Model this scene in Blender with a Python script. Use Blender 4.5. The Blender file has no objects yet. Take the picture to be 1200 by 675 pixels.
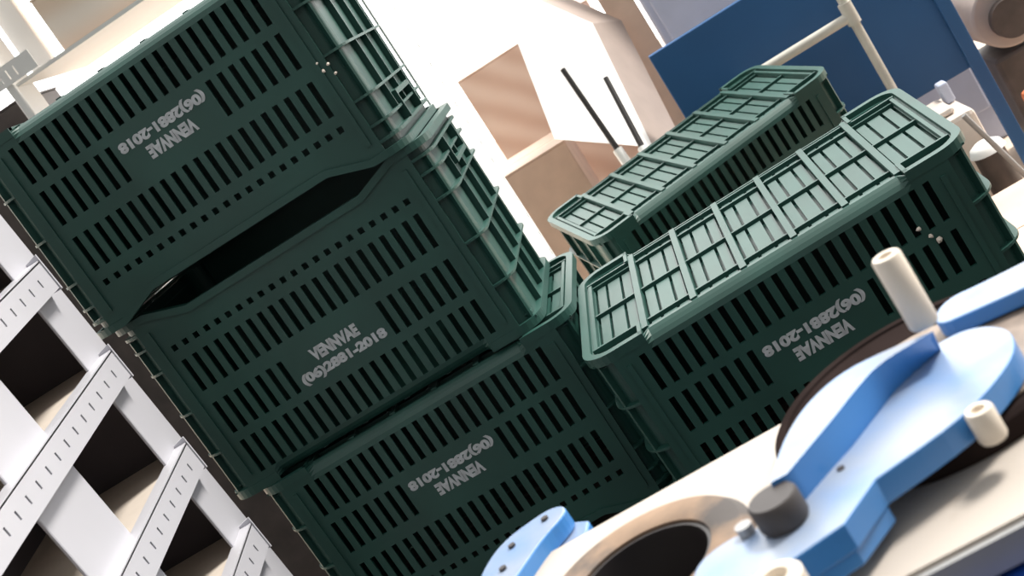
import bpy, math, random
from mathutils import Vector, Matrix

random.seed(4)
SC = bpy.context.scene
COL = SC.collection
FLOOR = -0.30


# ------------------------------------------------------------------ materials
def material(name, color, rough=0.5, metal=0.0, vary=0.12, scale=14.0, spec=0.5, bump=0.0, coat=0.0,
             stain=None, stain_scale=9.0, stain_cut=0.55, top_tint=None):
    m = bpy.data.materials.new(name)
    m.use_nodes = True
    nt = m.node_tree
    b = nt.nodes['Principled BSDF']
    b.inputs['Roughness'].default_value = rough
    b.inputs['Metallic'].default_value = metal
    b.inputs['Specular IOR Level'].default_value = spec
    b.inputs['Coat Weight'].default_value = coat
    b.inputs['Coat Roughness'].default_value = 0.25
    tc = nt.nodes.new('ShaderNodeTexCoord')
    no = nt.nodes.new('ShaderNodeTexNoise')
    no.inputs['Scale'].default_value = scale
    no.inputs['Detail'].default_value = 5
    nt.links.new(tc.outputs['Object'], no.inputs['Vector'])
    rp = nt.nodes.new('ShaderNodeValToRGB')
    rp.color_ramp.elements[0].position = 0.3
    rp.color_ramp.elements[1].position = 0.7
    lo = [max(0, c * (1 - vary)) for c in color]
    hi = [min(1, c * (1 + vary)) for c in color]
    rp.color_ramp.elements[0].color = (*lo, 1)
    rp.color_ramp.elements[1].color = (*hi, 1)
    nt.links.new(no.outputs['Fac'], rp.inputs['Fac'])
    out = rp.outputs['Color']
    if stain:
        n2 = nt.nodes.new('ShaderNodeTexNoise')
        n2.inputs['Scale'].default_value = stain_scale
        n2.inputs['Detail'].default_value = 8
        nt.links.new(tc.outputs['Object'], n2.inputs['Vector'])
        r2 = nt.nodes.new('ShaderNodeValToRGB')
        r2.color_ramp.elements[0].position = stain_cut
        r2.color_ramp.elements[1].position = stain_cut + 0.15
        nt.links.new(n2.outputs['Fac'], r2.inputs['Fac'])
        mx = nt.nodes.new('ShaderNodeMix')
        mx.data_type = 'RGBA'
        nt.links.new(r2.outputs['Color'], mx.inputs[0])
        nt.links.new(out, mx.inputs[6])
        mx.inputs[7].default_value = (*stain, 1)
        out = mx.outputs[2]
    if top_tint:                                   # pale uneven tint mixed in over the upward faces
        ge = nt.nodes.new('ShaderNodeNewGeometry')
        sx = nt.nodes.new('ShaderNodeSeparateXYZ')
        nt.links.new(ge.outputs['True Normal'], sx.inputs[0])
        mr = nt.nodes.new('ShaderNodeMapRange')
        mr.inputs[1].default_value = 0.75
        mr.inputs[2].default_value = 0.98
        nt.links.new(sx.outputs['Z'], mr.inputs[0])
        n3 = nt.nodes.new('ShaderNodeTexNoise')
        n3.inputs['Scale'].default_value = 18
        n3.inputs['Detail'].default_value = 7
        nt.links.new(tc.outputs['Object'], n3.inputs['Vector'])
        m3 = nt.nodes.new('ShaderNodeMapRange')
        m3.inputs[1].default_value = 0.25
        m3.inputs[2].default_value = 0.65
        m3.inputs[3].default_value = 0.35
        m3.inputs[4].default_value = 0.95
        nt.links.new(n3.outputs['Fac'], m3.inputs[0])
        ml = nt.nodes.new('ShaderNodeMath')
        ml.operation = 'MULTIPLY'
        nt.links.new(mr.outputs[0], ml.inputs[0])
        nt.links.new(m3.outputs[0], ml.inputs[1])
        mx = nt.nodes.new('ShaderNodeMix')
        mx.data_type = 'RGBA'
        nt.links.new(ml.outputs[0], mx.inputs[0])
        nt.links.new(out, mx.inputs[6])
        mx.inputs[7].default_value = (*top_tint, 1)
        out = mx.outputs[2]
    nt.links.new(out, b.inputs['Base Color'])
    if bump:
        bp = nt.nodes.new('ShaderNodeBump')
        bp.inputs['Strength'].default_value = bump
        bp.inputs['Distance'].default_value = 0.002
        nt.links.new(no.outputs['Fac'], bp.inputs['Height'])
        nt.links.new(bp.outputs['Normal'], b.inputs['Normal'])
    return m


def stripes(name, c1, c2, scale, rough=0.7, axis='X'):
    m = bpy.data.materials.new(name)
    m.use_nodes = True
    nt = m.node_tree
    b = nt.nodes['Principled BSDF']
    b.inputs['Roughness'].default_value = rough
    tc = nt.nodes.new('ShaderNodeTexCoord')
    w = nt.nodes.new('ShaderNodeTexWave')
    w.bands_direction = axis
    w.inputs['Scale'].default_value = scale
    w.inputs['Distortion'].default_value = 1.5
    w.inputs['Detail'].default_value = 2
    nt.links.new(tc.outputs['Object'], w.inputs['Vector'])
    rp = nt.nodes.new('ShaderNodeValToRGB')
    rp.color_ramp.elements[0].color = (*c1, 1)
    rp.color_ramp.elements[1].color = (*c2, 1)
    nt.links.new(w.outputs['Fac'], rp.inputs['Fac'])
    nt.links.new(rp.outputs['Color'], b.inputs['Base Color'])
    return m


M = {
    'green': material('green plastic', (0.014, 0.068, 0.054), 0.47, spec=0.6, vary=0.15, scale=9),
    'print': material('white stencil ink', (0.50, 0.54, 0.56), 0.7, vary=0.2, scale=90),
    'rack': material('white coated steel', (0.50, 0.50, 0.54), 0.32, vary=0.03, scale=6),
    'deck': material('cream shelf board', (0.62, 0.55, 0.48), 0.6, vary=0.08),
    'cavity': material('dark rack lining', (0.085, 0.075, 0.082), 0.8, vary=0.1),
    'table': material('cream enamel', (0.45, 0.405, 0.36), 0.6, spec=0.2, vary=0.04, scale=8, stain=(0.28, 0.21, 0.155), stain_scale=14, stain_cut=0.66),
    'steel': material('brushed grey steel', (0.34, 0.34, 0.34), 0.45, metal=0.3, vary=0.08),
    'blue': material('sky blue paint', (0.035, 0.20, 0.52), 0.4, spec=0.6, coat=0.3, vary=0.06, scale=10, top_tint=(0.27, 0.31, 0.38)),
    'navy': material('dark blue paint', (0.018, 0.092, 0.245), 0.5, vary=0.08, scale=5),
    'royal': material('royal blue paint', (0.012, 0.065, 0.36), 0.4, coat=0.3, vary=0.06),
    'rust': material('worn tan iron', (0.23, 0.15, 0.095), 0.65, vary=0.25, scale=25, bump=0.3, stain=(0.06, 0.05, 0.045), stain_scale=13, stain_cut=0.5),
    'dirt': material('dusty grey plate', (0.24, 0.19, 0.155), 0.7, vary=0.35, scale=40, bump=0.4),
    'black': material('black rubber', (0.022, 0.018, 0.018), 0.45, vary=0.2),
    'rim': material('dark brown rubber rim', (0.022, 0.016, 0.015), 0.85, vary=0.2, spec=0.0),
    'knob': material('dark bakelite', (0.05, 0.043, 0.042), 0.6, vary=0.15),
    'peg': material('cream nylon', (0.66, 0.59, 0.50), 0.45, vary=0.04),
    'chrome': material('bright steel', (0.75, 0.73, 0.72), 0.25, metal=0.9, vary=0.05),
    'carton': stripes('pinkish carton', (0.72, 0.53, 0.43), (0.84, 0.68, 0.58), 5, axis='DIAGONAL'),
    'tan': material('tan carton', (0.62, 0.47, 0.38), 0.75, vary=0.08),
    'peach': stripes('peach carton', (0.84, 0.66, 0.52), (0.90, 0.80, 0.70), 3.2, axis='Z'),
    'white': material('white board', (0.90, 0.89, 0.87), 0.5, vary=0.02),
    'taupe': material('taupe board', (0.44, 0.36, 0.32), 0.7, vary=0.06),
    'paleblue': material('pale blue grey panel', (0.50, 0.55, 0.70), 0.5, vary=0.04),
    'pipe': material('cream painted pipe', (0.60, 0.58, 0.52), 0.4, vary=0.08, scale=30),
    'machine': material('cream machine casing', (0.66, 0.58, 0.52), 0.5, vary=0.12, scale=12),
    'darkmetal': material('dark greasy metal', (0.07, 0.055, 0.05), 0.5, vary=0.3, scale=20),
    'orange': material('orange paint', (0.55, 0.16, 0.06), 0.5, vary=0.15),
    'wood': stripes('platform wood', (0.05, 0.04, 0.03), (0.08, 0.06, 0.045), 4),
    'floor': material('sandy concrete', (0.70, 0.56, 0.44), 0.85, vary=0.12, scale=3, bump=0.2),
    'apron': material('shade-darkened concrete', (0.02, 0.018, 0.018), 0.8, vary=0.25, scale=3, bump=0.2),  # near-black base colour stands in for shade on the front floor
    'plaster': material('white plaster', (0.86, 0.82, 0.78), 0.9, vary=0.04, scale=2),
    'crumb': material('pale crumb', (0.80, 0.72, 0.62), 0.6, vary=0.2, scale=60),
}


# ------------------------------------------------------------------ mesh helpers
class MB:
    def __init__(s):
        s.v, s.f = [], []

    def add(s, vs, fs):
        n = len(s.v)
        s.v += [tuple(v) for v in vs]
        s.f += [tuple(i + n for i in f) for f in fs]

    def box(s, a, b):
        x0, y0, z0 = a
        x1, y1, z1 = b
        s.add([(x0, y0, z0), (x1, y0, z0), (x1, y1, z0), (x0, y1, z0), (x0, y0, z1), (x1, y0, z1), (x1, y1, z1), (x0, y1, z1)],
              [(0, 3, 2, 1), (4, 5, 6, 7), (0, 1, 5, 4), (1, 2, 6, 5), (2, 3, 7, 6), (3, 0, 4, 7)])

    def hexa(s, p):
        s.add(p, [(0, 3, 2, 1), (4, 5, 6, 7), (0, 1, 5, 4), (1, 2, 6, 5), (2, 3, 7, 6), (3, 0, 4, 7)])

    def prism(s, pts, z0, z1):
        a = sum(pts[i][0] * pts[(i + 1) % len(pts)][1] - pts[(i + 1) % len(pts)][0] * pts[i][1] for i in range(len(pts)))
        if a < 0:
            pts = pts[::-1]
        n = len(pts)
        s.add([(x, y, z0) for x, y in pts] + [(x, y, z1) for x, y in pts],
              [tuple(range(n - 1, -1, -1)), tuple(range(n, 2 * n))] + [(i, (i + 1) % n, n + (i + 1) % n, n + i) for i in range(n)])

    def tube(s, p, q, r, r2=None, n=24, cap=True):
        p, q = Vector(p), Vector(q)
        r2 = r if r2 is None else r2
        d = (q - p).normalized()
        a = d.orthogonal().normalized()
        b = d.cross(a)
        vs = []
        for c, rr in ((p, r), (q, r2)):
            for i in range(n):
                t = 2 * math.pi * i / n
                vs.append(c + a * math.cos(t) * rr + b * math.sin(t) * rr)
        fs = [(i, (i + 1) % n, n + (i + 1) % n, n + i) for i in range(n)]
        if cap:
            fs += [tuple(range(n - 1, -1, -1)), tuple(range(n, 2 * n))]
        s.add(vs, fs)

    def lathe(s, prof, c=(0, 0, 0), n=64, closed=False):
        """prof: (r, z) pairs turned round a vertical axis through c."""
        vs, fs = [], []
        k = len(prof)
        for i in range(n):
            t = 2 * math.pi * i / n
            for r, z in prof:
                vs.append((c[0] + r * math.cos(t), c[1] + r * math.sin(t), c[2] + z))
        rng = k if closed else k - 1
        for i in range(n):
            j = (i + 1) % n
            for a in range(rng):
                b = (a + 1) % k
                fs.append((i * k + a, j * k + a, j * k + b, i * k + b))
        s.add(vs, fs)

    def sweep(s, path, prof, closed=False):
        """path: list of (x, y, z, nx, ny) with outward normal; prof: list of (out, up), a closed section."""
        k = len(prof)
        vs = []
        for x, y, z, nx, ny in path:
            for o, u in prof:
                vs.append((x + nx * o, y + ny * o, z + u))
        fs = []
        n = len(path)
        for i in range(n if closed else n - 1):
            j = (i + 1) % n
            for a in range(k):
                b = (a + 1) % k
                fs.append((i * k + a, j * k + a, j * k + b, i * k + b))
        if not closed:
            fs += [tuple(range(k - 1, -1, -1)), tuple(range((n - 1) * k, n * k))]
        s.add(vs, fs)

    def panel(s, us, vs_, hole, fn, th):
        """A sheet on the grid us x vs_ with holes; fn(u, v, depth) gives the point; th is the thickness."""
        nu, nv = len(us), len(vs_)
        solid = [[not hole(i, j) for j in range(nv - 1)] for i in range(nu - 1)]
        base = len(s.v)
        for d in (0, th):
            for u in us:
                for v in vs_:
                    s.v.append(tuple(fn(u, v, d)))
        N = nu * nv
        ix = lambda i, j, d: base + d * N + i * nv + j
        for i in range(nu - 1):
            for j in range(nv - 1):
                if not solid[i][j]:
                    continue
                s.f.append((ix(i, j, 0), ix(i + 1, j, 0), ix(i + 1, j + 1, 0), ix(i, j + 1, 0)))
                s.f.append((ix(i, j, 1), ix(i, j + 1, 1), ix(i + 1, j + 1, 1), ix(i + 1, j, 1)))
                for di, dj, a, b in ((-1, 0, (i, j), (i, j + 1)), (1, 0, (i + 1, j + 1), (i + 1, j)),
                                     (0, -1, (i + 1, j), (i, j)), (0, 1, (i, j + 1), (i + 1, j + 1))):
                    ii, jj = i + di, j + dj
                    if not (0 <= ii < nu - 1 and 0 <= jj < nv - 1) or not solid[ii][jj]:
                        s.f.append((ix(*a, 0), ix(*b, 0), ix(*b, 1), ix(*a, 1)))

    def build(s, name, mat, parent=None, bevel=0.0, smooth=False, segs=2, loc=None):
        me = bpy.data.meshes.new(name)
        me.from_pydata(s.v, [], s.f)
        me.validate()
        me.materials.append(M[mat] if isinstance(mat, str) else mat)
        import bmesh
        bm = bmesh.new()
        bm.from_mesh(me)
        bmesh.ops.recalc_face_normals(bm, faces=bm.faces)
        bm.to_mesh(me)
        bm.free()
        o = bpy.data.objects.new(name, me)
        COL.objects.link(o)
        if parent:
            o.parent = parent
        if loc is not None:
            o.location = loc
        if bevel:
            md = o.modifiers.new('Bevel', 'BEVEL')
            md.width = bevel
            md.segments = segs
            md.limit_method = 'ANGLE'
            md.angle_limit = math.radians(40)
        if smooth:
            for p in me.polygons:
                p.use_smooth = True
            me.set_sharp_from_angle(angle=math.radians(40))
        return o


def tag(o, label=None, cat=None, group=None, kind=None):
    for k, v in (('label', label), ('category', cat), ('group', group), ('kind', kind)):
        if v:
            o[k] = v
    return o


def empty(name, loc, label, cat, group=None, rz=0.0):
    o = bpy.data.objects.new(name, None)
    COL.objects.link(o)
    o.location = loc
    o.rotation_euler = (0, 0, rz)
    o.empty_display_size = 0.05
    return tag(o, label, cat, group)


def copy_tree(o, parent=None):
    c = o.copy()
    COL.objects.link(c)
    if parent:
        c.parent = parent
    for ch in list(o.children):
        copy_tree(ch, c)
    return c


# ------------------------------------------------------------------ the setting
b = MB()
b.box((-6, 0.6, FLOOR - 0.1), (8, 9, FLOOR))
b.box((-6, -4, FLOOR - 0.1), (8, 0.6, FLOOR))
fl = tag(b.build('floor', 'floor'), kind='structure')
fl.data.materials.append(M['apron'])      # front slab coloured dark in place of shade, sandy concrete beyond
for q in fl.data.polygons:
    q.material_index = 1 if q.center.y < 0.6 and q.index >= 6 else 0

b = MB()
b.box((-5.7, -4, FLOOR), (-5.5, 5.0, 2.6))
tag(b.build('wall_left', 'plaster'), kind='structure')

# ------------------------------------------------------------------ green crate
L2, W2, H, RC = 0.30, 0.20, 0.3434, 0.045
SH = 0.2325


def outline(inset=0.0, x0=None):
    """Rounded rectangle, corner arcs sampled; (x, y, nx, ny), counter-clockwise from the front left."""
    a, c, r = L2 - inset, W2 - inset, RC - inset
    pts = []
    for cx, cy, t0 in ((a - r, -c + r, -90), (a - r, c - r, 0), (-a + r, c - r, 90), (-a + r, -c + r, 180)):
        for k in range(9):
            t = math.radians(t0 + k * 90 / 8)
            pts.append((cx + r * math.cos(t), cy + r * math.sin(t), math.cos(t), math.sin(t)))
    return pts


def dip(x):
    x = abs(x)
    return 0.024 * max(0.0, min(1.0, (0.235 - x) / 0.07))


def smoothpath(y, ny, xs):
    return [(x, y, 0, 0, ny) for x in xs]


def make_crate():
    root = empty('plastic_crate', (0, 0, 0), 'x', 'crate', 'green plastic crates')
    # two long walls, pierced by three rows of slots and a row of small square holes
    pitch = 2 * SH / 22
    us = {-0.262, 0.262, -0.235, 0.235, -0.165, 0.165}
    slots = []
    for k in range(22):
        c = -SH + (k + 0.5) * pitch
        slots.append((c - 0.0047, c + 0.0047))
        us |= {c - 0.0047, c + 0.0047}
    us = sorted(us)
    zs = [0.004, 0.0075, 0.012, 0.018, 0.026, 0.088, 0.104, 0.164, 0.188, 0.248, 0.266, 0.276, 0.300, H - 0.004]
    rows = {(0.026, 0.088): 'a', (0.104, 0.164): 'b', (0.188, 0.248): 'c', (0.266, 0.276): 'd'}

    for sgn in (-1, 1):
        def hole(i, j):
            r = rows.get((zs[j], zs[j + 1]))
            if not r:
                return False
            m = (us[i] + us[i + 1]) / 2
            if sgn > 0 or not any(a < m < c for a, c in slots):
                return False
            return not (r == 'b' and abs(m) < 0.092)
        def fn(u, v, d, sgn=sgn):
            y = W2
            if abs(u) < 0.2 and v < 0.026:
                q = (0.026 - v) / 0.026
                y = W2 - 0.024 * q * q
            z = v
            if v > 0.299:
                z = v - (dip(u) if sgn < 0 else 0) * (v - 0.299) / (H - 0.303)
            return (u, sgn * (y - d), z)
        w = MB()
        w.panel(us, zs, hole, fn, 0.0045)
        # raised ribs that frame the slotted field
        for x in (-0.2455, 0.2455):
            w.box((x - 0.004, sgn * (W2 + 0.003), 0.03), (x + 0.004, sgn * (W2 - 0.002), H - 0.03))
        w.build('long_side', 'green', root)
    # end walls with the rounded corners, horizontal flanges and vertical ribs
    full, inner = outline(0.0), outline(0.011)
    for sgn in (1, -1):
        idx = list(range(0, 18)) if sgn == 1 else list(range(18, 36))
        w = MB()
        wall = [(inner[i][0], inner[i][1], 0, inner[i][2], inner[i][3]) for i in idx]
        # the wall closes onto the long walls at both ends
        first, last = full[idx[0]], full[idx[-1]]
        pin = [(first[0] - 0.002 * sgn, first[1], 0, first[2], first[3])] + wall + [(last[0] - 0.002 * sgn, last[1], 0, last[2], last[3])]
        w.sweep(pin, [(0, 0.006), (0, H - 0.006), (-0.004, H - 0.006), (-0.004, 0.006)])
        for z, t in ((0.010, 0.005), (0.088, 0.004), (0.168, 0.004), (0.248, 0.004), (0.292, 0.004), (0.318, 0.005)):
            w.sweep([(full[i][0], full[i][1], z, full[i][2], full[i][3]) for i in idx],
                    [(0, -t / 2), (0, t / 2), (-0.016, t / 2), (-0.016, -t / 2)])
        # vertical ribs: on the corners and across the end
        for i in (4, 13):
            x, y, nx, ny = full[idx[i]]
            n = Vector((nx, ny, 0))
            t = Vector((-ny, nx, 0)) * 0.0022
            p = Vector((x, y, 0))
            q = [p - n * 0.001 - t, p - n * 0.001 + t, p - n * 0.016 + t, p - n * 0.016 - t]
            w.hexa([(v.x, v.y, 0.012) for v in q] + [(v.x, v.y, H - 0.03) for v in q])
        for y in (-0.10, 0.0, 0.10):
            xa, xb = sorted((sgn * (L2 - 0.001), sgn * (L2 - 0.016)))
            w.box((xa, y - 0.0022, 0.012), (xb, y + 0.0022, 0.292))
        # hand grip lip below the rim
        xa, xb = sorted((sgn * (L2 - 0.012), sgn * (L2 + 0.003)))
        w.box((xa, -0.075, 0.268), (xb, 0.075, 0.276))
        w.box((xa, -0.075, 0.276), (xb, -0.069, 0.316))
        w.box((xa, 0.069, 0.276), (xb, 0.075, 0.316))
        w.build('end_panel', 'green', root)
    # base: slitted plate, grid of ribs, raised lips round both ends
    xs = [-0.28 + 0.08 * k for k in range(8)]
    ys = [-0.172, -0.140, 0.0, 0.140, 0.172]
    bu, bv = {-0.292, 0.292}, {-0.186, 0.186}
    slit = []
    for k in range(7):
        for j in range(0, 4):
            c = xs[k] + 0.08 * j / 3
            if j == 0: c += 0.0068
            if j == 3: c -= 0.0068
            slit.append((c - 0.0024, c + 0.0024))
            bu |= {c - 0.0024, c + 0.0024}
    spans = []
    for j in range(4):
        spans.append((ys[j] + 0.003, ys[j + 1] - 0.003))
        bv |= {ys[j] + 0.003, ys[j + 1] - 0.003, ys[j] + 0.0085, ys[j + 1] - 0.0085}
    bu, bv = sorted(bu), sorted(bv)

    def bh(i, j):
        mu, mv = (bu[i] + bu[i + 1]) / 2, (bv[j] + bv[j + 1]) / 2
        return any(a < mv < c for a, c in spans) and (any(a < mu < c for a, c in slit) or not any(a + 0.0055 < mv < c - 0.0055 for a, c in spans))
    w = MB()
    w.panel(bu, bv, bh, lambda u, v, d: (u, v, 0.0105 + d), 0.003)
    w.box((-0.288, -0.184, 0.0200), (0.288, 0.184, 0.0215))
    for x in xs[1:-1]:
        w.box((x - 0.005, -0.178, 0.0015), (x + 0.005, 0.178, 0.0202))
    for x in (xs[0], xs[-1]):
        w.box((x - 0.003, -0.150, 0.002), (x + 0.003, 0.150, 0.0202))
    for y in (-0.140, 0.0, 0.140):
        w.box((-0.28, y - 0.0025, 0.006), (0.28, y + 0.0025, 0.0202))
    for y in (-0.174, 0.174):
        w.box((-0.215, y - 0.003, 0.005), (0.215, y + 0.003, 0.0202))
    for sgn in (1, -1):
        idx = list(range(0, 18)) if sgn == 1 else list(range(18, 36))
        a, z = full[idx[0]], full[idx[-1]]
        path = [(sgn * 0.205, a[1], 0, a[2], a[3]), (sgn * 0.23, a[1], 0, a[2], a[3])] + \
               [(full[i][0], full[i][1], 0, full[i][2], full[i][3]) for i in idx] + \
               [(sgn * 0.23, z[1], 0, z[2], z[3]), (sgn * 0.205, z[1], 0, z[2], z[3])]
        w.sweep(path, [(0.001, -0.001), (0.001, 0.014), (-0.020, 0.014), (-0.020, 0.007), (-0.012, 0.007), (-0.012, -0.001)])
        for yy in (-1, 1):
            xa, xb = sorted((sgn * 0.205, sgn * 0.211))
            ya, yb = sorted((yy * 0.199, yy * 0.150))
            w.box((xa, ya, -0.001), (xb, yb, 0.0135))
            xa, xb = sorted((sgn * 0.205, sgn * 0.285))
            ya, yb = sorted((yy * 0.153, yy * 0.148))
            w.box((xa, ya, 0.001), (xb, yb, 0.0135))
    w.build('base_grid', 'green', root)
    # rim that dips along the long sides to make the hand openings
    w = MB()
    path = []
    o = outline(0.0)
    for i, p in enumerate(o):
        path.append((p[0], p[1], H, p[2], p[3]))
        if i == 17 or i == 35:
            sg = 1 if i == 17 else -1
            y = W2 * sg
            for x in (0.25, 0.235, 0.2, 0.165, 0.08, 0.0, -0.08, -0.165, -0.2, -0.235, -0.25):
                path.append((x * sg, y, H - (dip(x) if sg < 0 else 0), 0, sg))
    w.sweep(path, [(0.004, -0.012), (0.004, 0.0), (-0.012, 0.0), (-0.012, -0.004), (-0.004, -0.004), (-0.004, -0.012)], closed=True)
    w.build('rim', 'green', root)
    # stencilled writing on the front
    t = MB()
    for body, size, width, z in (('(06)2881-2018', 0.024, 0.160, 0.116), ('VENNVAE', 0.024, 0.088, 0.145)):
        cu = bpy.data.curves.new('lettering', 'FONT')
        cu.body = body
        cu.size = size
        cu.align_x = 'CENTER'
        cu.align_y = 'CENTER'
        cu.offset = 0.0014
        cu.extrude = 0.0003
        to = bpy.data.objects.new('lettering', cu)
        COL.objects.link(to)
        bpy.context.view_layer.update()
        me = to.to_mesh()
        vs = [v.co.copy() for v in me.vertices]
        wx = max(v.x for v in vs) - min(v.x for v in vs)
        mx = (max(v.x for v in vs) + min(v.x for v in vs)) / 2
        mz = (max(v.y for v in vs) + min(v.y for v in vs)) / 2
        hz = max(v.y for v in vs) - min(v.y for v in vs)
        t.add([((v.x - mx) * width / wx, -W2 - 0.0006 - v.z, z + (v.y - mz) * 0.0215 / hz) for v in vs], [tuple(p.vertices) for p in me.polygons])
        to.to_mesh_clear()
        bpy.data.objects.remove(to)
    tag(t.build('lettering', 'print', root), 'faded white stencilled code on the front')
    return root


crate = make_crate()
CR = [  # x, y, z of base centre, yaw, inverted, label
    (-0.020, 0.1845, 2 * H + 0.003, 0.0, True, 'green slotted crate turned upside down on top of the tall stack of three'),
    (0.0, 0.200, H + 0.0025, 0.0, False, 'green slotted crate standing upright in the middle of the tall stack of three'),
    (0.047, 0.191, 0.0, 0.0, True, 'green slotted crate turned upside down at the bottom of the tall stack of three'),
    (0.6567, 0.0027, -0.0173, (0.0485, -0.0215, -0.007), True, 'single green crate lying upside down with its gridded base up, behind the cream peg'),
    (0.6031, 0.8875, -0.0279, (0.0712, -0.0398, 0.2812), True, 'paler gridded upside-down green crate at an angle in front of the dark blue panel'),
]
for i, (x, y, z, yaw, inv, label) in enumerate(CR):
    o = crate if i == 0 else copy_tree(crate)
    o['label'] = label
    ex, ey, ez = yaw if isinstance(yaw, tuple) else (0.0, 0.0, yaw)
    mat = Matrix.Translation((x, y, z)) @ Matrix.Rotation(ez, 4, 'Z') @ Matrix.Rotation(ey, 4, 'Y') @ Matrix.Rotation(ex, 4, 'X')
    if inv:
        mat = mat @ Matrix.Translation((0, 0, H)) @ Matrix.Rotation(math.pi, 4, 'Y')
    o.matrix_world = mat
    o.location, o.rotation_euler = mat.to_translation(), mat.to_euler()

# low platform under the crates
def platform(x, y, lx, ly, top, rz, label):
    p = empty('wooden_platform', (x, y, FLOOR), label, 'platform', 'wooden platforms under the crates')
    p.rotation_euler = rz
    h = top - FLOOR
    n = 5
    for k in range(n):
        y0 = -ly / 2 + k * ly / n
        b = MB()
        b.box((-lx / 2, y0 + 0.006, h - 0.03), (lx / 2, y0 + ly / n - 0.006, h))
        b.build('plank', 'wood', p, bevel=0.002)
    for xx in (-lx / 2 + 0.05, 0.0, lx / 2 - 0.05):
        b = MB()
        b.box((xx - 0.04, -ly / 2 + 0.01, 0.0 if rz == (0, 0, 0) else 0.024), (xx + 0.04, ly / 2 - 0.01, h - 0.0305))
        b.build('bearer', 'wood', p)


platform(0.015, 0.20, 0.66, 0.40, -0.0005, (0, 0, 0), 'low wooden platform under the tall stack of three crates')
platform(0.6625, 0.0162, 0.58, 0.38, -0.0184, (0.0485, -0.0215, -0.007), 'low wooden platform under the single crate behind the turntable')
platform(0.632, 0.917, 0.50, 0.36, -0.0295, (0.0712, -0.0398, 0.2812), 'low wooden platform under the paler angled crate')

# crumbs caught on the crates
def crumbs(spots, label):
    b = MB()
    for (x, y, z, r) in spots:
        vs = []
        for k in range(6):
            t = k * math.pi / 3
            vs.append((x + r * math.cos(t) * random.uniform(.6, 1.1), y, z + r * math.sin(t) * random.uniform(.6, 1.1)))
        vs.append((x, y - r * 0.7, z))
        vs.append((x, y + r * 0.4, z))
        b.add(vs, [(i, (i + 1) % 6, 6) for i in range(6)] + [((i + 1) % 6, i, 7) for i in range(6)])
    return tag(b.build('crumbs', 'crumb'), label, 'crumbs', kind='stuff')


# ------------------------------------------------------------------ white slotted rack, front left
RX = -0.188
rack = empty('storage_rack', (RX, -0.205, FLOOR), 'white slotted steel rack with dark compartments in front of the tall crate stack', 'rack')
LEAN = 0.10


def rk(x, y, z):
    """rack coordinates: y along the rail towards the camera is negative; the rack leans a little."""
    return (x, y, z)


def post(y0, y1):
    w = MB()
    w.box((-0.005, y0, 0.0), (0.0, y1, 1.42))
    w.build('post', 'rack', rack, bevel=0.004)


post(-0.035, 0.052)
post(-0.345, -0.215)
post(-0.76, -0.63)
RAILS = [1.30, 1.146, 0.994, 0.828, 0.676, 0.52, 0.36]
for zr in RAILS:
    w = MB()
    us, n = [-0.86], 0
    holes = []
    y = -0.84
    while y < 0.0:
        holes.append((y, y + 0.004))
        us += [y, y + 0.004]
        y += 0.034
    us.append(0.014)
    vs_ = [zr - 0.043, zr - 0.028, zr - 0.016, zr]
    w.panel(us, vs_, lambda i, j: j == 1 and any(abs(us[i] - h[0]) < 1e-6 for h in holes), lambda u, v, d: (0.018 - d, u, v), 0.003)
    w.box((-0.004, -0.86, zr - 0.002), (0.018, 0.014, zr + 0.002))
    w.box((-0.004, -0.86, zr - 0.043), (0.0149, 0.014, zr - 0.040))
    w.hexa([(-0.004, 0.014, zr - 0.046), (0.020, 0.014, zr - 0.046), (0.020, 0.017, zr - 0.046), (-0.004, 0.017, zr - 0.046),
            (-0.004, 0.014, zr + 0.004), (0.020, 0.014, zr + 0.010), (0.020, 0.017, zr + 0.010), (-0.004, 0.017, zr + 0.004)])
    w.build('rail', 'rack', rack)
    w = MB()
    w.box((-0.235, -0.86, zr - 0.016), (-0.006, 0.04, zr - 0.006))
    w.build('shelf_board', 'deck', rack)
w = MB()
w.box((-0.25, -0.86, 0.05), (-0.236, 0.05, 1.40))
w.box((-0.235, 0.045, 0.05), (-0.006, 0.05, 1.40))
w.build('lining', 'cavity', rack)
rack.rotation_euler = (LEAN, 0, 0)

# ------------------------------------------------------------------ white rack behind the stack
r2 = empty('pallet_rack', (0.268, 0.42, FLOOR), 'bright white upright rack standing behind the tall crate stack', 'rack')
w = MB()
us = [0.0, 0.262, 0.272, 0.285]
vs_ = [0.0]
z = 0.05
while z < 1.75:
    vs_ += [z, z + 0.016]
    z += 0.045
vs_.append(1.8)
w.panel(us, vs_, lambda i, j: i == 1 and j % 2 == 1, lambda u, v, d: (-d, u, v), 0.004)
w.build('post', 'white', r2)
w = MB()
w.box((-0.70, 0.18, 1.4523), (-0.0045, 0.56, 1.46))
w.build('shelf_board', 'white', r2)
w = MB()
w.box((-0.70, 0.28, 1.46), (-0.647, 0.30, 1.9))
w.box((-0.72, 0.17, 0.0), (-0.701, 0.26, 1.9))
w.build('post', 'white', r2, bevel=0.004)
w = MB()
us = [-1.05]
y = -1.04
hl = []
while y < -0.67:
    hl.append(y)
    us += [y, y + 0.003]
    y += 0.018
us.append(-0.635)
vs_ = [1.462, 1.47, 1.49, 1.50]
w.panel(us, vs_, lambda i, j: j == 1 and any(abs(us[i] - h) < 1e-6 for h in hl), lambda u, v, d: (u, 0.165 + d, v), 0.003)
w.build('slotted_rail', 'white', r2)


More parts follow.
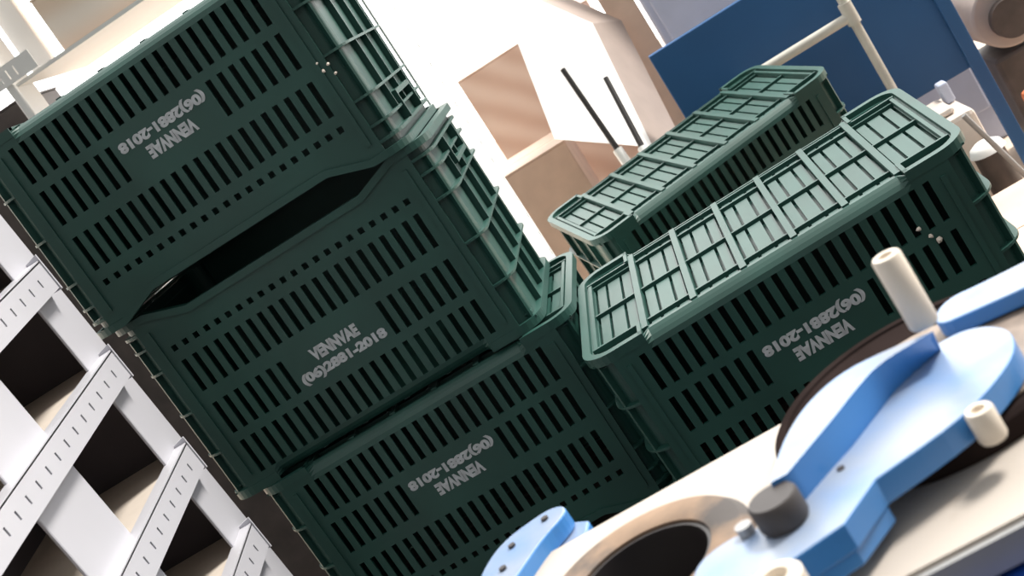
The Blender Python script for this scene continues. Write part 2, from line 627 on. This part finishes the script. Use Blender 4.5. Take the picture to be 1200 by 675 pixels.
def carton(name, loc, size, mat, label, rz=0.0, cat='box', group=None):
    t = empty(name, loc, label, cat, group, rz)
    a, c, h = size[0] / 2, size[1] / 2, size[2]
    w = MB()
    w.box((-a, -c, 0), (a, c, h - 0.004))
    w.build('body', mat, t, bevel=0.003)
    w = MB()
    w.box((-a - 0.001, -c - 0.001, h - 0.004), (a + 0.001, -0.002, h))
    w.box((-a - 0.001, 0.002, h - 0.004), (a + 0.001, c + 0.001, h))
    w.build('flap', mat, t)
    return t


sh = FLOOR + 1.4603
carton('cardboard_box', (-0.15, 0.79, sh), (0.36, 0.28, 0.12), 'peach', 'lower, wider peach cardboard box standing on the white shelf behind the stack top')
carton('cardboard_box', (-0.16, 0.79, sh + 0.1205), (0.30, 0.24, 0.22), 'peach', 'upper, smaller peach box resting on the peach box behind the stack top')
carton('tool_cabinet', (-0.635, 0.74, FLOOR), (0.34, 0.2, 1.44), 'darkmetal', 'dark brown cabinet left of the white shelf at the far upper left', cat='cabinet')

# ------------------------------------------------------------------ goods beyond the stack
carton('cardboard_box', (0.335, 2.3, FLOOR), (0.46, 0.46, 0.925), 'carton', 'large pinkish streaked carton behind the white rack post')
carton('cardboard_box', (0.215, 1.78, FLOOR), (0.22, 0.30, 0.66), 'tan', 'tan carton below the leaning white board')
carton('cardboard_box', (0.640, 1.80, FLOOR), (0.085, 0.09, 1.6), 'tan', 'tall narrow tan carton beside the pale blue cabinet')

# leaning white board box
lb = empty('white_board', (0.5, 1.4, 0.26), 'thick white board leaning in front of the cartons, left of the blue panel', 'board')


def rel(p, o):
    return tuple(Vector(p) - Vector(o))


O = (0.5, 1.4, 0.26)
BL, BR, TR, TL = Vector((0.338, 1.30, 0.417)), Vector((0.527, 1.24, 0.287)), Vector((0.550, 1.55, 0.594)), Vector((0.394, 1.62, 0.813))
D = Vector((0.075, 0.16, -0.05))
w = MB()
w.hexa([rel(v, O) for v in (BL, BR, BR + D * .12, BL + D * .12, TL, TR, TR + D * .12, TL + D * .12)])
w.build('front_sheet', 'white', lb)
w = MB()
w.hexa([rel(v, O) for v in (BL + D * .125, BR + D * .125, BR + D, BL + D, TL + D * .125, TR + D * .125, TR + D, TL + D)])
w.build('body', 'taupe', lb)
for (p, q, lab) in (((0.446, 1.30, 0.552), (0.462, 1.22, 0.315), 'thin black rod against the white board, the farther from the blue panel'),
                    ((0.524, 1.30, 0.478), (0.516, 1.18, 0.295), 'thicker black rod against the white board, the nearer to the blue panel')):
    t = empty('black_rod', q, lab, 'rod', 'rods leaning on the white board')
    d = Vector(p) - Vector(q)
    w = MB()
    w.tube((0, 0, 0), d, 0.0075, 0.0065)
    w.build('shaft', 'black', t, smooth=True)
    w = MB()
    w.tube(d * -0.16, d * 0.04, 0.0125)
    w.build('foot', 'white', t, smooth=True)

carton('cardboard_box', (1.15, 0.42, FLOOR), (0.28, 0.46, 0.24), 'tan', 'tan cardboard box on the floor behind the right end of the lone crate')

# pale cabinet and dark blue machine panel
t = empty('pale_cabinet', (0.98, 1.75, FLOOR), 'pale blue grey cabinet standing behind the blue panel', 'cabinet')
w = MB()
w.box((-0.285, 0, 0), (0.4, 0.4, 1.3))
w.build('body', 'paleblue', t, bevel=0.006)
w = MB()
w.box((-0.265, -0.012, 0.1), (0.38, -0.001, 1.25))
w.build('door', 'paleblue', t, bevel=0.004)

t = empty('blue_panel', (0.96, 1.30, FLOOR), 'big dark blue sheet metal panel on legs behind the crates', 'panel')
w = MB()
w.box((-0.322, 0, 0.33), (0.335, 0.03, 0.765))
w.build('sheet', 'navy', t, bevel=0.003)
w = MB()
w.box((0.318, -0.012, 0.0), (0.352, -0.0005, 0.765))
w.build('leg', 'navy', t, bevel=0.003)
w = MB()
w.box((-0.322, 0.0, 0.0), (-0.29, 0.03, 0.3295))
w.build('leg', 'navy', t, bevel=0.003)

# cream pipe rail
t = empty('pipe_rail', (1.085, 1.21, FLOOR), 'cream pipe rail with one upright in front of the dark blue panel', 'rail')
w = MB()
w.tube((0, 0, 0), (0, 0, 1.0), 0.0115)
w.build('upright', 'pipe', t, smooth=True)
w = MB()
w.tube((-0.27, 0, 0.605), (0.0, 0, 0.605), 0.0125)
w.build('crossbar', 'pipe', t, smooth=True)
w = MB()
w.tube((0, 0, 0.585), (0, 0, 0.64), 0.0165)
w.build('joint', 'pipe', t, smooth=True)
w = MB()
w.tube((-0.27, 0, 0), (-0.27, 0, 0.604), 0.0115)
w.build('upright', 'pipe', t, smooth=True)

# machinery at the far right
t = empty('workshop_machine', (1.2, 1.02, FLOOR), 'cream machine with a white round cover beside the blue leg', 'machine')
w = MB()
w.box((-0.16, -0.06, 0.0), (-0.02, 0.16, 0.335))
w.build('casing', 'machine', t, bevel=0.012)
w = MB()
w.box((-0.13, -0.03, 0.3352), (-0.05, 0.1, 0.352))
w.build('cover', 'machine', t, bevel=0.01)
w = MB()
w.box((-0.045, 0.06, 0.3352), (-0.022, 0.1, 0.385))
w.build('switch_box', 'paleblue', t, bevel=0.005)
w = MB()
w.lathe([(0.0, 0.024), (0.02, 0.022), (0.034, 0.014), (0.04, 0.0), (0.0, 0.0)], (-0.055, -0.16, 0.262))
w.build('round_cover', 'white', t, smooth=True)
w = MB()
w.tube((-0.055, -0.16, 0.0), (-0.055, -0.16, 0.2615), 0.034)
w.build('pedestal', 'darkmetal', t, smooth=True)

t = empty('electric_motor', (1.44, 1.45, FLOOR), 'dark round motor in a cream housing at the far upper right', 'motor')
w = MB()
w.tube((0, -0.02, 0.37), (0, 0.22, 0.37), 0.085, n=40)
w.build('housing', 'taupe', t, smooth=True, bevel=0.006)
w = MB()
w.tube((0, -0.05, 0.36), (0, -0.021, 0.36), 0.05, n=40)
w.build('end_cap', 'darkmetal', t, smooth=True)
w = MB()
w.box((-0.08, -0.02, 0.0), (0.12, 0.2, 0.28))
w.build('stand', 'darkmetal', t, bevel=0.01)
t = empty('orange_bracket', (1.352, 1.10, FLOOR), 'small orange machine block at the right edge below the motor', 'bracket')
w = MB()
w.box((-0.03, 0.0, 0.15), (0.10, 0.08, 0.25))
w.build('body', 'orange', t, bevel=0.01)
w = MB()
w.box((-0.02, 0.0, 0.0), (0.09, 0.08, 0.1495))
w.build('foot', 'darkmetal', t, bevel=0.006)
t = empty('grey_conduit', (1.125, 0.79, 0.0), 'thin grey tube slanting in front of the cream machine', 'tube')
w = MB()
w.tube((0.0, 0.0, 0.075), (0.105, 0.0, -0.2995), 0.006)
w.build('tube_run', 'steel', t, smooth=True)

# ------------------------------------------------------------------ round table machine, front right
mc = empty('assembly_machine', (0.75, -1.10, FLOOR), 'cream topped blue machine in the near corner, in front of the lone crate', 'machine')
MO = Vector((0.75, -1.10, FLOOR))


def mp(pts):
    return [(x - MO.x, y - MO.y) for x, y in pts]


TZ = 0.40 - FLOOR   # table top above the floor
HC = (0.452 - MO.x, -1.083 - MO.y)   # round opening
# table top with a round hole
import bmesh
w = MB()
n = 48
hole = [(HC[0] + 0.062 * math.cos(2 * math.pi * i / n), HC[1] + 0.062 * math.sin(2 * math.pi * i / n)) for i in range(n)]
x0, x1, y0, y1 = 0.345 - MO.x, 1.25 - MO.x, -1.246 - MO.y, -0.948 - MO.y
outer = []
for i in range(n):
    c, s = math.cos(2 * math.pi * i / n), math.sin(2 * math.pi * i / n)
    # ray from the hole centre to the rectangle that holds it
    ts = []
    if c > 1e-9: ts.append((HC[0] + 0.12 - HC[0]) / c)
    if c < -1e-9: ts.append((x0 - HC[0]) / c)
    if s > 1e-9: ts.append((y1 - HC[1]) / s)
    if s < -1e-9: ts.append((y0 - HC[1]) / s)
    tt = min(ts)
    outer.append((HC[0] + c * tt, HC[1] + s * tt))
for i in range(n):
    j = (i + 1) % n
    vs = [(*hole[i], TZ - 0.02), (*outer[i], TZ - 0.02), (*outer[j], TZ - 0.02), (*hole[j], TZ - 0.02),
          (*hole[i], TZ), (*outer[i], TZ), (*outer[j], TZ), (*hole[j], TZ)]
    w.add(vs, [(0, 3, 2, 1), (4, 5, 6, 7), (1, 2, 6, 5), (3, 0, 4, 7)])
w.box((HC[0] + 0.12, y0, TZ - 0.02), (x1, y1, TZ))
# fill the corner slivers of the fan
for cx, cy in ((x0, y0), (x0, y1), (HC[0] + 0.12, y0), (HC[0] + 0.12, y1)):
    best = sorted(outer, key=lambda p: (p[0] - cx) ** 2 + (p[1] - cy) ** 2)
    a = next(p for p in best if abs(p[0] - cx) < 1e-6)
    c = next(p for p in best if abs(p[1] - cy) < 1e-6)
    w.prism([(cx, cy), a, c], TZ - 0.02, TZ)
w.build('table_top', 'table', mc)
w = MB()
w.box((x0 + 0.02, y0 - 0.006, TZ - 0.024), (x1, y0 - 0.0005, TZ - 0.003))
w.build('edge_rail', 'steel', mc)
w = MB()
w.box((x0 + 0.03, y0 - 0.03, 0.0), (x1 - 0.02, y0 + 0.06, TZ - 0.03))
w.build('cabinet_body', 'royal', mc, bevel=0.004)
w = MB()
w.box((HC[0] + 0.09, y0 + 0.061, 0.0), (x1 - 0.02, y1 - 0.02, TZ - 0.021))
w.build('gear_housing', 'darkmetal', mc)
# round opening: tan worn ring, dark sleeve
w = MB()
w.lathe([(0.060, 0.0), (0.060, 0.008), (0.066, 0.010), (0.086, 0.010), (0.092, 0.004), (0.092, 0.0)], (HC[0], HC[1], TZ + 0.0004), n=72, closed=True)
w.build('worn_ring', 'rust', mc, smooth=True)
w = MB()
w.lathe([(0.0, -0.1), (0.056, -0.1), (0.056, 0.006), (0.0595, 0.006), (0.0595, -0.102), (0.0, -0.102)], (HC[0], HC[1], TZ), n=72)
w.build('bore_sleeve', 'black', mc, smooth=True)
w = MB()
w.tube((HC[0] - 0.015, HC[1] + 0.02, TZ - 0.1), (HC[0] - 0.02, HC[1] + 0.01, TZ - 0.012), 0.011)
w.build('spindle_tip', 'chrome', mc, smooth=True)
# turntable
TC = (0.702 - MO.x, -1.044 - MO.y)
w = MB()
w.lathe([(0.0, 0.0), (0.122, 0.0), (0.124, 0.004), (0.124, 0.016), (0.121, 0.019), (0.114, 0.019), (0.113, 0.017), (0.107, 0.017), (0.106, 0.019), (0.0, 0.019)], (TC[0], TC[1], TZ + 0.0004), n=96)
w.build('turntable', 'rim', mc, smooth=True)
w = MB()
w.lathe([(0.0, 0.0193), (0.090, 0.0193), (0.090, 0.0205), (0.0, 0.0205)], (TC[0] + 0.008, TC[1] - 0.020, TZ + 0.0004), n=96)
w.build('turntable_plate', 'dirt', mc, smooth=True)

def rounded(pts, sharp=(), it=2):
    pts = [(p[0], p[1], i in sharp) for i, p in enumerate(pts)]
    for _ in range(it):
        out = []
        n = len(pts)
        for i in range(n):
            a, b_, c = pts[i - 1], pts[i], pts[(i + 1) % n]
            if b_[2]:
                out.append(b_)
            else:
                out.append((b_[0] * .75 + a[0] * .25, b_[1] * .75 + a[1] * .25, False))
                out.append((b_[0] * .75 + c[0] * .25, b_[1] * .75 + c[1] * .25, False))
        pts = out
    return [(p[0], p[1]) for p in pts]


# main blue arm
A1 = [(0.505, -1.194), (0.518, -1.180), (0.542, -1.176), (0.560, -1.184), (0.584, -1.180), (0.596, -1.173), (0.633, -1.142),
      (0.677, -1.096), (0.712, -1.062), (0.735, -1.060), (0.752, -1.072), (0.761, -1.092), (0.762, -1.112), (0.753, -1.139), (0.729, -1.164), (0.695, -1.186),
      (0.636, -1.201), (0.607, -1.233), (0.563, -1.243), (0.545, -1.253), (0.521, -1.262), (0.500, -1.235)]
B1 = [(0.507, -1.196), (0.520, -1.182), (0.544, -1.178), (0.596, -1.1755), (0.633, -1.1495), (0.634, -1.202), (0.605, -1.231), (0.561, -1.241),
      (0.543, -1.251), (0.521, -1.260), (0.502, -1.235)]
w = MB()
w.prism(rounded(mp(A1), (3, 5, 6, 7, 8, 16, 17, 18)), TZ + 0.0225, TZ + 0.042)
w.prism(mp(B1), TZ + 0.0105, TZ + 0.0224)
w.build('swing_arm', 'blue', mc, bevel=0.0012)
FN = [(0.578, -1.184), (0.588, -1.155), (0.600, -1.128), (0.620, -1.099), (0.650, -1.080), (0.685, -1.084), (0.719, -1.096), (0.712, -1.0965), (0.677, -1.099), (0.656, -1.117),
      (0.630, -1.145), (0.600, -1.174), (0.590, -1.184)]
FB = [(0.577, -1.184), (0.586, -1.150), (0.598, -1.120), (0.618, -1.088), (0.648, -1.066), (0.685, -1.060), (0.719, -1.056), (0.713, -1.0613), (0.677, -1.0955), (0.656, -1.117),
      (0.632, -1.1425), (0.598, -1.1715), (0.590, -1.178)]
w = MB()
pt, pb = rounded(mp(FN), (0, 6, 12), 2), rounded(mp(FB), (0, 6, 12), 2)
k = len(pt)
w.add([(x, y, TZ + 0.0215) for x, y in pb] + [(x, y, TZ + 0.066) for x, y in pt],
      [tuple(range(k - 1, -1, -1)), tuple(range(k, 2 * k))] + [(i, (i + 1) % k, k + (i + 1) % k, k + i) for i in range(k)])
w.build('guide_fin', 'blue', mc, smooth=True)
# second arm on the far side of the turntable
A2 = [(0.728, -1.018), (0.735, -0.990), (0.752, -0.978), (0.775, -0.985), (0.90, -1.0), (0.90, -1.06), (0.80, -1.036), (0.757, -1.026)]
w = MB()
w.prism(rounded(mp(A2)), TZ + 0.0225, TZ + 0.036)
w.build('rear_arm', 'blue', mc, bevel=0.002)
# left bracket with bolts
A3 = [(0.300, -0.975), (0.306, -0.938), (0.322, -0.908), (0.350, -0.896), (0.374, -0.892), (0.389, -0.906), (0.387, -0.924), (0.366, -0.946), (0.345, -0.985), (0.32, -1.03)]
w = MB()
w.prism(rounded(mp(A3)), TZ - 0.004, TZ + 0.014)
w.prism([(x + 0.012, y - 0.010) for x, y in mp(A3)], TZ - 0.03, TZ - 0.0045)
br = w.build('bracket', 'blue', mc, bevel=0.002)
for x, y in ((0.335, -0.93), (0.328, -0.965), (0.368, -0.912)):
    w = MB()
    w.tube((x - MO.x, y - MO.y, TZ + 0.0142), (x - MO.x, y - MO.y, TZ + 0.0165), 0.0034, n=12)
    w.build('bolt', 'knob', br)
for x, y in ((0.620, -1.165), (0.530, -1.235)):
    w = MB()
    w.tube((x - MO.x, y - MO.y, TZ + 0.0422), (x - MO.x, y - MO.y, TZ + 0.0432), 0.0028, n=12)
    w.build('screw', 'knob', mc)
# knob and nub
w = MB()
w.lathe([(0.0, 0.0), (0.016, 0.0), (0.0175, 0.003), (0.0175, 0.018), (0.016, 0.020), (0.0, 0.020)], (0.5745 - MO.x, -1.195 - MO.y, TZ + 0.0425), n=40)
w.build('knob', 'knob', mc, smooth=True)
w = MB()
w.tube((0.548 - MO.x, -1.183 - MO.y, TZ + 0.0425), (0.548 - MO.x, -1.183 - MO.y, TZ + 0.049), 0.006)
w.build('stop_nub', 'steel', mc, smooth=True)


def peg(x, y, z, r, h, label):
    w = MB()
    w.lathe([(0.0, 0.0), (r * .9, 0.0), (r, 0.002), (r, h - 0.002), (r * .88, h), (r * .55, h), (r * .5, h - 0.006), (0.0, h - 0.006)], (x - MO.x, y - MO.y, z), n=36)
    return w.build('peg', 'peg', mc, smooth=True)


peg(0.718, -1.079, TZ + 0.0665, 0.0108, 0.058, '')
peg(0.712, -1.187, TZ + 0.021, 0.0095, 0.023, '')
peg(0.562, -1.2935, TZ - 0.12, 0.017, 0.185, '')

# ------------------------------------------------------------------ crumbs
crumbs([(0.243, -0.0185, 0.853, .0035), (0.2315, -0.0185, 0.848, .0032), (0.2445, -0.0185, 0.836, .003), (0.229, -0.0185, 0.862, .0025)], 'pale crumbs caught in the slots of the topmost crate')
crumbs([(0.834, -0.215, 0.243, .0045), (0.850, -0.215, 0.216, .006), (0.843, -0.215, 0.226, .004)], 'pale crumbs on the lone crate beside the turntable')

# ------------------------------------------------------------------ light
wd = bpy.data.worlds.new('World')
SC.world = wd
wd.use_nodes = True
nt = wd.node_tree
bg = nt.nodes['Background']
tc = nt.nodes.new('ShaderNodeTexCoord')
sp = nt.nodes.new('ShaderNodeSeparateXYZ')
nt.links.new(tc.outputs['Generated'], sp.inputs[0])


def mth(op, a, b=None, clamp=False):
    n = nt.nodes.new('ShaderNodeMath')
    n.operation = op
    n.use_clamp = clamp
    for i, v in enumerate((a, b)):
        if v is None:
            continue
        if isinstance(v, (int, float)):
            n.inputs[i].default_value = v
        else:
            nt.links.new(v, n.inputs[i])
    return n.outputs[0]


up = mth('MAXIMUM', sp.outputs['Z'], 0.0)
far = mth('MULTIPLY_ADD', sp.outputs['Y'], 1.6)
far.node.inputs[2].default_value = -0.1
far.node.use_clamp = True
s1 = mth('MULTIPLY', up, 0.9)
s2 = mth('MULTIPLY', far, 3.9)
tot = mth('ADD', mth('ADD', s1, s2), 0.11)
nt.links.new(tot, bg.inputs['Strength'])
bg.inputs['Color'].default_value = (1.0, 0.99, 0.97, 1)

sd = bpy.data.lights.new('Sun', 'SUN')
sd.energy = 5.2
sd.angle = math.radians(14)
sd.color = (1.0, 0.95, 0.88)
so = bpy.data.objects.new('Sun', sd)
COL.objects.link(so)
so.rotation_euler = Vector((-0.56, -0.22, -0.80)).to_track_quat('-Z', 'Y').to_euler()

# ------------------------------------------------------------------ camera
CAMQ = [0.6554725364437941, -1.9776273426602513, 0.82583758, 0.18493966359236166, -0.20005881367197864, -0.5807415950075978, 1557.320853197783]
cx, cy, cz, yaw, pit, rol, foc = CAMQ
fwd = Vector((-math.sin(yaw) * math.cos(pit), math.cos(yaw) * math.cos(pit), math.sin(pit)))
rt = Vector((math.cos(yaw), math.sin(yaw), 0))
upv = rt.cross(fwd)
r_ = rt * math.cos(rol) + upv * math.sin(rol)
u_ = -rt * math.sin(rol) + upv * math.cos(rol)
cd = bpy.data.cameras.new('Camera')
cd.sensor_width = 36
cd.lens = foc / 1200 * 36
cd.clip_start = 0.01
cd.dof.use_dof = True
cd.dof.focus_distance = 1.9
cd.dof.aperture_fstop = 9.0
co = bpy.data.objects.new('Camera', cd)
COL.objects.link(co)
m = Matrix((r_, u_, -fwd)).transposed().to_4x4()
m.translation = Vector((cx, cy, cz))
co.matrix_world = m
SC.camera = co

SC.view_settings.view_transform = 'Standard'
SC.view_settings.look = 'None'
SC.view_settings.exposure = 0.0
SC.view_settings.gamma = 1.0
SC.view_settings.use_curve_mapping = False
